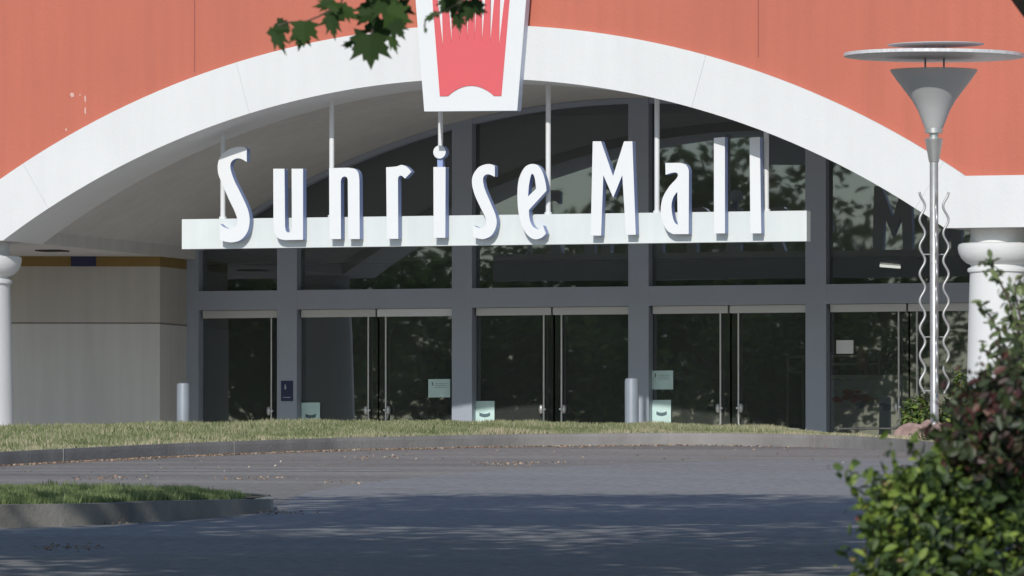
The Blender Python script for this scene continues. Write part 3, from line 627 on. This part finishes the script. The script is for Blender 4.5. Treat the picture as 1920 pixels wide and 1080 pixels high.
for y in (668, 683): p = P(1554, y, 10.5); q = P(1650, y, 10.5); m_ = MB(); m_.box(p.x, q.x, 10.5, 10.53, p.z-.015, p.z+.015); m_.build('rail', M['header'], rk)
for x in (1556, 1648): p = P(x, 660, 10.55); m_ = MB(); m_.box(p.x-.02, p.x+.02, 10.535, 10.57, 0, p.z); m_.build('upright', M['header'], rk)
p, q = P(1607, 655, 9.9), P(1626, 692, 9.9); m_ = MB(); m_.box(p.x, q.x, 9.9, 9.95, q.z, p.z); m_.box(p.x+.05, p.x+.07, 9.905, 9.945, a.z+.06, q.z)
tag(m_.build('red_sign', M['redp']), 'small upright red sign standing on the display counter behind the door', 'sign')
gr = thing('crowd_barrier', 'pale metal barrier inside, left of the right-hand post', 'barrier', (P(1490, 700, 11).x, 11, 0))
for x in (1477, 1506): p = P(x, 668, 11); m_ = MB(); m_.tube([(p.x, 11, 0), (p.x, 11, p.z)], .02, 8); m_.build('upright', M['header'], gr)
for y in (670, 698): p, q = P(1477, y, 11), P(1506, y, 11); m_ = MB(); m_.tube([(p.x, 11, p.z), (q.x, 11, p.z)], .016, 8); m_.build('rail', M['header'], gr)
for x0, x1, y, Yc, lb in ((1384, 1422, 471, 14, 'thin white tube light seen through the bay left of the right-hand post'), (1650, 1688, 498, 14, 'thin white tube light seen low in the far right upper pane')):
    p, q = P(x0, y, Yc), P(x1, y+3, Yc); t_ = thing('ceiling_light', lb, 'light', ((p.x+q.x)/2, Yc, p.z), 'ceiling lights inside')
    m_ = MB(); m_.tube([p, q], .02, 8); m_.build('tube', M['tube'], t_); m_ = MB(); m_.tube([p+Vector((0, .02, .06)), q+Vector((0, .02, .06))], .035, 6); m_.build('fitting', M['header'], t_)

# ================================================================= STREET LAMP
LD = 96.0; lp0 = Q(1752, 800, LD); bx, by = lp0.x, lp0.y
def lz(y): return CAM.z+(1080-y)*LD/FPX
u = LD/FPX
lamp = thing('street_lamp', 'tall steel lamp post with funnel shade, flat disc and wavy rods', 'street lamp', (bx, by, lz(800)))
m_ = MB(); m_.lathe((bx, by), [(.11, .3), (.11, lz(800)), (8*u, lz(790)), (8*u, lz(300))], 24); smooth_angle(m_.build('pole', M['galv'], lamp), 50)
m_ = MB(); m_.lathe((bx, by), [(8*u, lz(304)), (9.5*u, lz(303)), (17*u, lz(261)), (16*u, lz(259)), (9*u, lz(259)), (9*u, lz(249)), (17*u, lz(249)), (17*u, lz(240)), (0, lz(239.5))], 30); smooth_angle(m_.build('collar', M['steel'], lamp), 30)
fp = [(17, 240), (23, 225), (30.5, 206), (40.7, 188), (54.6, 169.6), (69, 151), (76, 141), (82.8, 131)]
m_ = MB(); m_.lathe((bx, by), [(r*u, lz(y)) for r, y in fp]+[(82*u, lz(130.3))]+[((r-1.2)*u, lz(y-1)) for r, y in fp[::-1]], 48); smooth_angle(m_.build('funnel_shade', M['funnel'], lamp), 60)
m_ = MB(); m_.lathe((bx, by), [(13*u, lz(239)), (17*u, lz(232)), (22*u, lz(214)), (27*u, lz(196)), (29*u, lz(184)), (27*u, lz(176)), (20*u, lz(170)), (10*u, lz(167.5)), (0, lz(167))], 32); smooth_angle(m_.build('diffuser', M['bulb'], lamp), 60)
def disc(cx, yc, r, th, tilt, nm):
    z = lz(yc); m_ = MB(); c = (0, 0); m_.lathe(c, [(0, -th/2-.02), (r*.6, -th/2-.012), (r*.985, -th/2), (r, -th/2+.003), (r, th/2), (r*.97, th/2+.001), (0, th/2+.002)], 72)
    R = Matrix.Rotation(math.radians(tilt), 3, HD); m_.v = [tuple(Vector((cx[0], cx[1], z))+R @ Vector(v)) for v in m_.v]
    o = m_.build(nm, M['funnel'] if nm == 'upper_disc' else M['dish'], lamp); smooth_angle(o, 20); return o
disc((bx, by), 103, 169*u, .040, .35, 'lower_disc'); disc((bx+4*u, by), 83, 91*u, .010, -.6, 'upper_disc')
for dx in (-16, 19):
    p = Vector((bx, by, 0))+RT*dx*u; m_ = MB(); m_.lathe((p.x, p.y), [(.011, lz(140)), (.011, lz(110)), (.022, lz(101)), (.011, lz(99)), (.011, lz(79)), (0, lz(78))], 10); m_.build('spindle', M['frame'], lamp)
for kx, ang in enumerate((8, 98, 188, 278)):
    a_ = math.radians(ang); dirv = RT*math.cos(a_)+HD*math.sin(a_); pts = []
    for i in range(121):
        y = 360+378*i/120; off = (22+5.0*math.sin((y-348)*2*math.pi/51.0))*u; pts.append(Vector((bx, by, lz(y)))+dirv*off*1.02)
    m_ = MB(); m_.tube(pts, .0145, 8); smooth_angle(m_.build('wavy_rod', M['galv'], lamp), 60)
    for y in (477, 632, 733):
        m_ = MB(); m_.tube([Vector((bx, by, lz(y)))+dirv*.045, Vector((bx, by, lz(y)))+dirv*(22+5.0*math.sin((y-348)*2*math.pi/51.0))*u], .008, 6); m_.build('bracket', M['galv'], lamp)

# rocks round the lamp base
for x, y, d_, sx, sz, sd_, lb in ((1715, 822, 93.6, .19, .15, 1, 'pink granite boulder left of the lamp base'), (1750, 812, 94.8, .13, .12, 4, 'small reddish boulder at the foot of the lamp post'), (1737, 800, 95.4, .08, .07, 7, 'smallest pale pink stone tucked against the lamp post')):
    c = Q(x, y, d_); bm_ = bmesh.new(); bmesh.ops.create_icosphere(bm_, subdivisions=3, radius=1); rr = random.Random(sd_); ks = [(Vector((rr.gauss(0, 1), rr.gauss(0, 1), rr.gauss(0, 1))).normalized(), rr.uniform(.55, .9)) for _ in range(14)]
    for v in bm_.verts:
        for n_, t_ in ks:
            e_ = v.co.dot(n_)-t_
            if e_ > 0: v.co -= n_*e_
        v.co = Vector((c.x+v.co.x*sx*1.3, c.y+v.co.y*sx, c.z+v.co.z*sz*1.2))
    me = bpy.data.meshes.new('boulder'); bm_.to_mesh(me); bm_.free(); me.materials.append(M['rock']); o = bpy.data.objects.new('boulder', me); SC.collection.objects.link(o)
    tag(o, lb, 'rock', 'rocks at the lamp base')

# ================================================================= PLANTS
NEAR = .74
def shrub(name, label, ells, nleaf, size, m, d0, seed, tintf=None, aspect=.5, group='shrubs at the right', stems=True, basez=None):
    """ells: (x px, y px, rx px, ry px, distance, depth radius in m)"""
    if d0 < 40: ells = [(*e[:4], e[4]*NEAR, e[5]*NEAR) for e in ells]; size *= NEAR
    r = np.random.default_rng(seed); vol = np.array([e[2]*e[3] for e in ells], float); vol /= vol.sum()
    ps, ns = [], []
    for e, f in zip(ells, vol):
        n = int(nleaf*f); c = np.array(Q(e[0], e[1], e[4])); k = e[4]/FPX
        dv = r.normal(size=(n, 3)); dv /= np.linalg.norm(dv, axis=1)[:, None]
        rad = r.uniform(.20, 1.0, n)**.5*(1+.22*wave(dv[:, 0]*5+seed, dv[:, 2]*5+dv[:, 1]*4, seed)+.07*r.normal(size=n))
        loc = np.array(RT)[None]*(dv[:, 0:1]*e[2]*k)+np.array(HD)[None]*(dv[:, 1:2]*e[5])+np.array([0, 0, 1.])[None]*(dv[:, 2:3]*e[3]*k)
        ps.append(c+loc*rad[:, None]); ns.append(loc/np.linalg.norm(loc, axis=1)[:, None]+r.normal(0, .7, (n, 3))+np.array([0, 0, .35]))
    if d0 < 40:                   # young shoots standing out of the mass
        for _ in range(int(nleaf/75)):
            e = ells[r.integers(len(ells))]; k = e[4]/FPX; dv = r.normal(size=3); dv[2] = abs(dv[2])*.8-.2; dv[1] = -abs(dv[1])*.5; dv /= np.linalg.norm(dv)
            p = np.array(Q(e[0], e[1], e[4]))+np.array(RT)*dv[0]*e[2]*k*.78+np.array(HD)*dv[1]*e[5]*.78+np.array([0, 0, 1.])*dv[2]*e[3]*k*.78
            q = np.array(RT)*dv[0]+np.array(HD)*dv[1]+np.array([0, 0, abs(dv[2])*.7+.5]); q /= np.linalg.norm(q); nl = r.integers(6, 12)
            t = np.linspace(0, 1, nl)[:, None]*r.uniform(.06, .15); ps.append(p+q*t+r.normal(0, .008, (nl, 3))); ns.append(r.normal(0, .8, (nl, 3))+np.array([0, -.5, .4]))
    ps = np.concatenate(ps); ns = np.concatenate(ns); N = len(ps)
    base = Q(ells[0][0], 1080, ells[0][4]); zg = basez if basez is not None else road_z(ells[0][4])
    b = thing(name, label, 'shrub', (base.x, base.y, zg), group)
    tint = tintf(ps, r) if tintf else np.clip(r.beta(2, 2.4, N), 0, 1)
    leaf_mesh('foliage', ps, ns, size*r.uniform(.45, 1.4, N), m, tint, aspect, b, rng=r)
    st = MB(); rr = random.Random(seed)
    for i in range(9):
        e = rr.choice(ells); t = Q(e[0]+rr.uniform(-.6, .6)*e[2], e[1]+rr.uniform(-.7, .2)*e[3], e[4]); s0 = Vector((base.x+rr.uniform(-.08, .08), base.y+rr.uniform(-.08, .08), zg-.03)); mid = s0.lerp(t, .5)+Vector((rr.uniform(-.04, .04), rr.uniform(-.04, .04), .03))
        st.tube([s0, mid, t], [.009, .006, .003] if nleaf > 3000 else [.008, .006, .003], 5)
    st.build('stem', M['bark'], b); return b
shrub('shrub', 'dense glossy green shrub filling the lower right corner', [(1850, 1090, 245, 205, 33, .5), (1716, 990, 90, 98, 32.8, .28), (1702, 1080, 80, 75, 32.7, .25), (1805, 925, 112, 88, 33, .3), (1890, 850, 120, 120, 33.3, .3), (1716, 918, 72, 44, 33.1, .2), (1660, 942, 32, 30, 33, .1)],
      8200, .050, M['leafb'], 33, 11, lambda p, r: np.clip(r.beta(1.7, 2.2, len(p))+.12*wave(p[:, 0]*9, p[:, 2]*9, 4), 0, 1))
shrub('shrub', 'dark shrub with red new tips rising behind the glossy green one', [(1885, 790, 95, 85, 33.0, .35), (1845, 850, 82, 54, 33.0, .35), (1925, 750, 60, 60, 33.6, .25), (1850, 768, 30, 42, 33.5, .1), (1900, 880, 60, 60, 33.2, .35)],
      5200, .050, M['leafr'], 35.5, 21, lambda p, r: np.clip(r.beta(1.6, 1.6, len(p)), 0, 1))
# tall open shrub with long sprigs
sp = thing('shrub', 'tall open grey-green shrub with loose sprigs against the white column', 'shrub', Q(1925, 1080, 30), 'shrubs at the right'); sp.location.z = road_z(30)
st = MB(); lp_, ln_, ls_ = [], [], []; rr = random.Random(5)
lines = [[(1925, 900), (1915, 640), (1893, 565), (1868, 515), (1848, 484)], [(1920, 900), (1900, 690), (1880, 640), (1855, 590), (1832, 572)], [(1930, 900), (1925, 650), (1912, 590), (1902, 545), (1915, 520)],
         [(1915, 900), (1895, 700), (1868, 668), (1840, 655)], [(1930, 900), (1940, 600), (1930, 560), (1925, 530)], [(1930, 900), (1935, 700), (1905, 650), (1880, 610)], [(1925, 900), (1905, 720), (1890, 700), (1862, 700)], [(1940, 900), (1950, 680), (1925, 610), (1890, 590)], [(1930, 900), (1940, 720), (1915, 680), (1895, 668)]]
for L in lines:
    dd = 30+rr.uniform(-.2, .2); pts = [Q(x, y, dd) for x, y in L]; pts[0].z = road_z(30); st.tube(pts, [.010, .007, .005, .004, .002][:len(pts)], 5)
    for i in range(1, len(pts)-1):
        nl = 14
        for j in range(nl):
            p = pts[i].lerp(pts[i+1], (j+rr.random())/nl)+Vector((rr.gauss(0, .015), rr.gauss(0, .03), rr.gauss(0, .015)))
            lp_.append(p); ln_.append((rr.gauss(0, .8), rr.gauss(-.4, .8), rr.gauss(.4, .6))); ls_.append(rr.uniform(.03, .056))
for _ in range(330):
    p = Q(rr.triangular(1872, 1965, 1940), rr.triangular(590, 740, 700), 30+rr.gauss(0, .12)); lp_.append(p); ln_.append((rr.gauss(0, .8), rr.gauss(-.4, .8), rr.gauss(.3, .6))); ls_.append(rr.uniform(.025, .045))
st.build('stem', M['bark'], sp); nr = np.random.default_rng(8)
leaf_mesh('foliage', np.array([tuple(p) for p in lp_]), np.array(ln_), np.array(ls_), M['leafg'], np.clip(nr.beta(1.6, 2, len(lp_)), 0, 1), .40, sp, rng=nr)
shrub('shrub', 'small green shrub left of the lamp base', [(1722, 778, 32, 40, 96.4, .2), (1705, 800, 22, 22, 96.2, .15)], 900, .06, M['leafb'], 96, 31, basez=.55, group='shrubs round the lamp base')
shrub('shrub', 'low dark green shrub right of the lamp post, before the glass', [(1790, 785, 38, 48, 96.8, .25), (1800, 720, 14, 34, 97, .1), (1775, 800, 30, 30, 96.4, .2)], 1100, .06, M['leafb'], 96, 32, basez=.55, group='shrubs round the lamp base')
shrub('shrub', 'olive and straw coloured low plant in front of the boulders', [(1735, 842, 62, 26, 92.5, .25), (1790, 830, 50, 30, 92.5, .2)], 1200, .06, M['leafg'], 92, 33, basez=.3, group='shrubs round the lamp base')
sheetm = MB(); pts = [(2.15+1.25*math.cos(t*.3927), 25.5+3.6*math.sin(t*.3927)) for t in range(16)]
sheetm.add([W(a, b, road_z(b)+.012) for a, b in pts], [tuple(range(16))]); struct(sheetm.build('planting_bed', M['soil']))

# maple: trunk beside the frame, limb in the top right corner, leaf sprays hanging into the top of the picture
mp = thing('maple_tree', 'overhanging maple with lobed dark green leaves dangling over the arch', 'tree', W(3.7, 34, road_z(34)))
lm = [Q(2560, 700, 34), Q(2080, 200, 34), Q(1951, 16, 34), Q(1916, -28, 34), Q(1780, -190, 33.6), Q(1500, -330, 33), Q(1100, -330, 32.5), Q(800, -260, 32.2), Q(640, -200, 32.1)]
m_ = MB(); m_.tube([W(3.7, 34, road_z(34)-.1), W(3.6, 34, -1.0), lm[0], W(3.3, 34, 1.9), W(3.2, 34, 3.2), W(3.1, 34, 5)], [.22, .19, .16, .13, .10, .05], 14); smooth_angle(m_.build('trunk', M['bark'], mp), 60)
m_ = MB(); m_.tube(lm, [.10, .085, .075, .07, .055, .04, .03, .018, .01], 12); smooth_angle(m_.build('limb', M['bark'], mp), 60)
star = []
for i, (a_, r_) in enumerate(((90, 1.1), (76, .72), (68, .80), (55, .56), (40, 1.08), (30, .74), (18, .76), (6, .54), (-12, .84), (-30, .52), (-58, .42), (-90, .22))):
    star.append((r_*math.cos(math.radians(a_)), r_*math.sin(math.radians(a_))))
star = star+[(-x, y) for x, y in star[1:-1]][::-1]
tw = MB(); rr = random.Random(12); SPR = {}
def mleaf(x, y, size, rot, squash=1.0, tilt=0, d_=32.0, t=None):
    key = min(range(4), key=lambda i: abs((525, 600, 715, 870)[i]-x)); vsx, fsx, tsx = SPR.setdefault(key, ([], [], []))
    c = Q(x, y, d_); k = d_/FPX*size; ca, sa = math.cos(math.radians(rot)), math.sin(math.radians(rot)); o = len(vsx)
    size *= 1.12; k *= 1.12; nd = math.radians(tilt); vsx.append(tuple(c))
    for (a_, b_) in star:
        a_ *= squash; X = a_*ca-b_*sa; Y_ = a_*sa+b_*ca; dep = (Y_*math.sin(nd))+abs(a_)*.25
        vsx.append(tuple(c+(RT*X+Vector((0, 0, 1))*Y_+HD*dep)*k))
    n = len(star); fsx.extend([(o, o+1+i, o+1+(i+1) % n) for i in range(n)]); tsx.extend([rr.uniform(0, 1) if t is None else t]*n)
LV = [(517, 62, 40, 205, .45, 20), (528, 45, 30, 150, .5, 0), (535, 55, 26, 95, .4, 0), (571, 50, 33, 178, .95, 10), (566, 62, 30, 170, .8, 25), (632, 28, 36, 120, .55, 10), (622, 38, 34, 190, .5, 20), (645, 18, 32, 235, .5, 0), (628, 12, 30, 60, .45, 30), (615, 8, 26, 100, .5, 0),
      (694, 78, 44, 182, 1.0, 5), (683, 72, 38, 150, .8, 20), (735, 74, 26, 200, .45, 0, .97), (712, 45, 38, 165, .9, 15), (735, 28, 36, 250, .9, 0), (748, 12, 34, 200, .8, 20), (700, 12, 40, 140, .7, 30), (690, 28, 30, 100, .6, 0), (724, 2, 40, 190, .9, 0), (741, 48, 28, 215, .7, 10),
      (655, 83, 14, 100, .6, 0, .98), (858, 32, 26, 190, .6, 0), (868, 8, 30, 170, .7, 10), (888, 5, 26, 220, .7, 0), (893, 16, 20, 250, .7, 0, .9), (850, 4, 30, 130, .8, 0), (838, 2, 24, 150, .7, 0), (808, 32, 13, 120, .6, 0, .99), (820, 27, 13, 80, .6, 0, .99), (798, 55, 8, 180, .5, 0, .98), (881, 22, 22, 160, .6, 0)]
for L in LV: mleaf(*L[:6], d_=32+rr.uniform(-.15, .15), t=L[6] if len(L) > 6 else None)
for _ in range(46): mleaf(rr.uniform(480, 950), rr.uniform(-150, -38), rr.uniform(28, 42), rr.uniform(120, 240), rr.uniform(.5, 1), rr.uniform(0, 40), 32+rr.uniform(-.4, .4))
for vsx, fsx, tsx in SPR.values():
    me = bpy.data.meshes.new('leaf_spray'); me.from_pydata(vsx, [], fsx); me.materials.append(M['leafm']); at = me.attributes.new('tint', 'FLOAT', 'FACE'); at.data.foreach_set('value', tsx)
    o = bpy.data.objects.new('leaf_spray', me); SC.collection.objects.link(o); attach(o, mp)
for L in ([(640, -200), (660, -60), (640, 5), (600, 30), (575, 40), (540, 42), (520, 48)], [(760, -240), (720, -80), (708, -10), (700, 40), (697, 70)], [(900, -290), (880, -100), (868, -10), (858, 22)], [(868, 0), (835, 20), (815, 28), (798, 36), (796, 52)], [(725, -60), (740, 0), (738, 60)]):
    tw = MB(); tw.tube([Q(x, y, 32) for x, y in L], .0036, 5); tw.build('twig', M['bark'], mp)

# ------------------------------------------------- trees around the lot (shade and reflections)
def crown_mesh(seed, rx, rz, n, size):
    r = np.random.default_rng(seed); nc = 34
    cc = r.normal(size=(nc, 3)); cc /= np.linalg.norm(cc, axis=1)[:, None]; cc *= (r.uniform(.25, .9, nc))[:, None]
    idx = r.integers(0, nc, n); dv = r.normal(size=(n, 3)); dv /= np.linalg.norm(dv, axis=1)[:, None]
    p = cc[idx]+dv*(r.uniform(.0, 1, n)**.4*.30)[:, None]; p *= np.array([rx, rx, rz])
    o = leaf_mesh('crown', p, dv+r.normal(0, .5, (n, 3)), size*r.uniform(.6, 1.3, n), M['leaft'], r.uniform(0, 1, n), .65, rng=r)
    me = o.data; bpy.data.objects.remove(o); return me
CR = [crown_mesh(i+40, 1, 1, 9000, .055) for i in range(3)]+[crown_mesh(i+50, 1, 1, 5200, .06) for i in range(3)]
def tree(s, d, hc, rx, rz, kind, label, xy=None, group='trees round the car park', off=(0, 0)):
    b = W(s, d, road_z(d)) if xy is None else Vector((xy[0], xy[1], -1.5)); t = thing('shade_tree', label, 'tree', b, group)
    of = RT*off[0]+HD*off[1]
    tk = MB(); rr = random.Random(int(s*10+d)); tk.tube([b-Vector((0, 0, .2)), b+Vector((.05, 0, hc*.4)), b+Vector((-.05, .1, hc))+of*.3], [.22, .17, .09], 10)
    for i in range(7):
        a_ = i*.9+rr.random(); z0 = hc*rr.uniform(.45, .8); tk.tube([b+Vector((0, .03, z0)), b+of*.7+Vector((math.cos(a_)*rx*.35, math.sin(a_)*rx*.35, hc*.9)), b+of+Vector((math.cos(a_)*rx*.7, math.sin(a_)*rx*.7, hc+rz*rr.uniform(-.2, .5)))], [.09, .06, .02], 7)
    tk.build('trunk', M['bark'], t)
    c = bpy.data.objects.new('crown', CR[kind]); SC.collection.objects.link(c); c.parent = t; c.location = of+Vector((0, 0, hc)); c.scale = (rx, rx, rz); c.rotation_euler = (0, 0, s*1.3+d)
    return t
c = bpy.data.objects.new('crown', crown_mesh(77, 1, 1, 3600, .06)); SC.collection.objects.link(c); c.location = W(.6, 29.0, 4.3); c.scale = (3.4, 3.4, 1.5); attach(c, mp)
ORD = ('nearest', 'second', 'third', 'fourth', 'fifth', 'sixth', 'seventh', 'eighth', 'ninth', 'tenth')
for i, a in enumerate(((-4.5, 51.5, 6.9, 5.2, 2.5, 0, (2.6, .5)), (4.6, 52, 6.9, 5.4, 2.5, 1, (-.6, 0)), (-6.2, 43.6, 6.3, 4.6, 2.3, 2, (.3, .7)), (-3.7, 42.5, 6.4, 5.2, 2.6, 1, (2.6, 0)), (4.4, 43, 6.4, 5.2, 2.6, 0, (0, 0)), (-3.6, 34.5, 6.0, 4.8, 2.4, 2, (1.2, 0)), (4.3, 35, 6.0, 4.8, 2.4, 1, (0, 0)), (13.5, 50, 6.6, 5.0, 2.5, 2, (0, 0)), (-9, 36, 6, 4.6, 2.4, 0, (0, 0)), (-2.6, 13.5, 5.0, 2.7, 1.3, 4, (2.1, 0)))):
    tree(*a[:6], '%s of the leafy trees that shade the drive lane from just outside the picture' % ORD[i], off=a[6])
for i, (x, y, hc, rx, rz, k) in enumerate(((-20, -46, 4.6, 4.2, 2.8, 1), (-13, -43, 4.2, 3.2, 2.2, 0), (-27, -52, 5.5, 4.5, 3.2, 2), (-24, -66, 5.5, 5, 3.6, 0), (-36, -80, 7, 6, 4, 1), (-30, -98, 7.5, 7, 4.5, 2), (-48, -105, 8, 7, 5, 0), (-40, -125, 9, 8, 5.5, 1), (-60, -135, 10, 9, 6, 2), (-10, -60, 5, 4, 3.0, 0))):
    tree(x, y, hc, rx, rz, k+3, 'broad leafy tree across the lot mirrored in the entrance glass', xy=(x, y), group='trees mirrored in the glass')
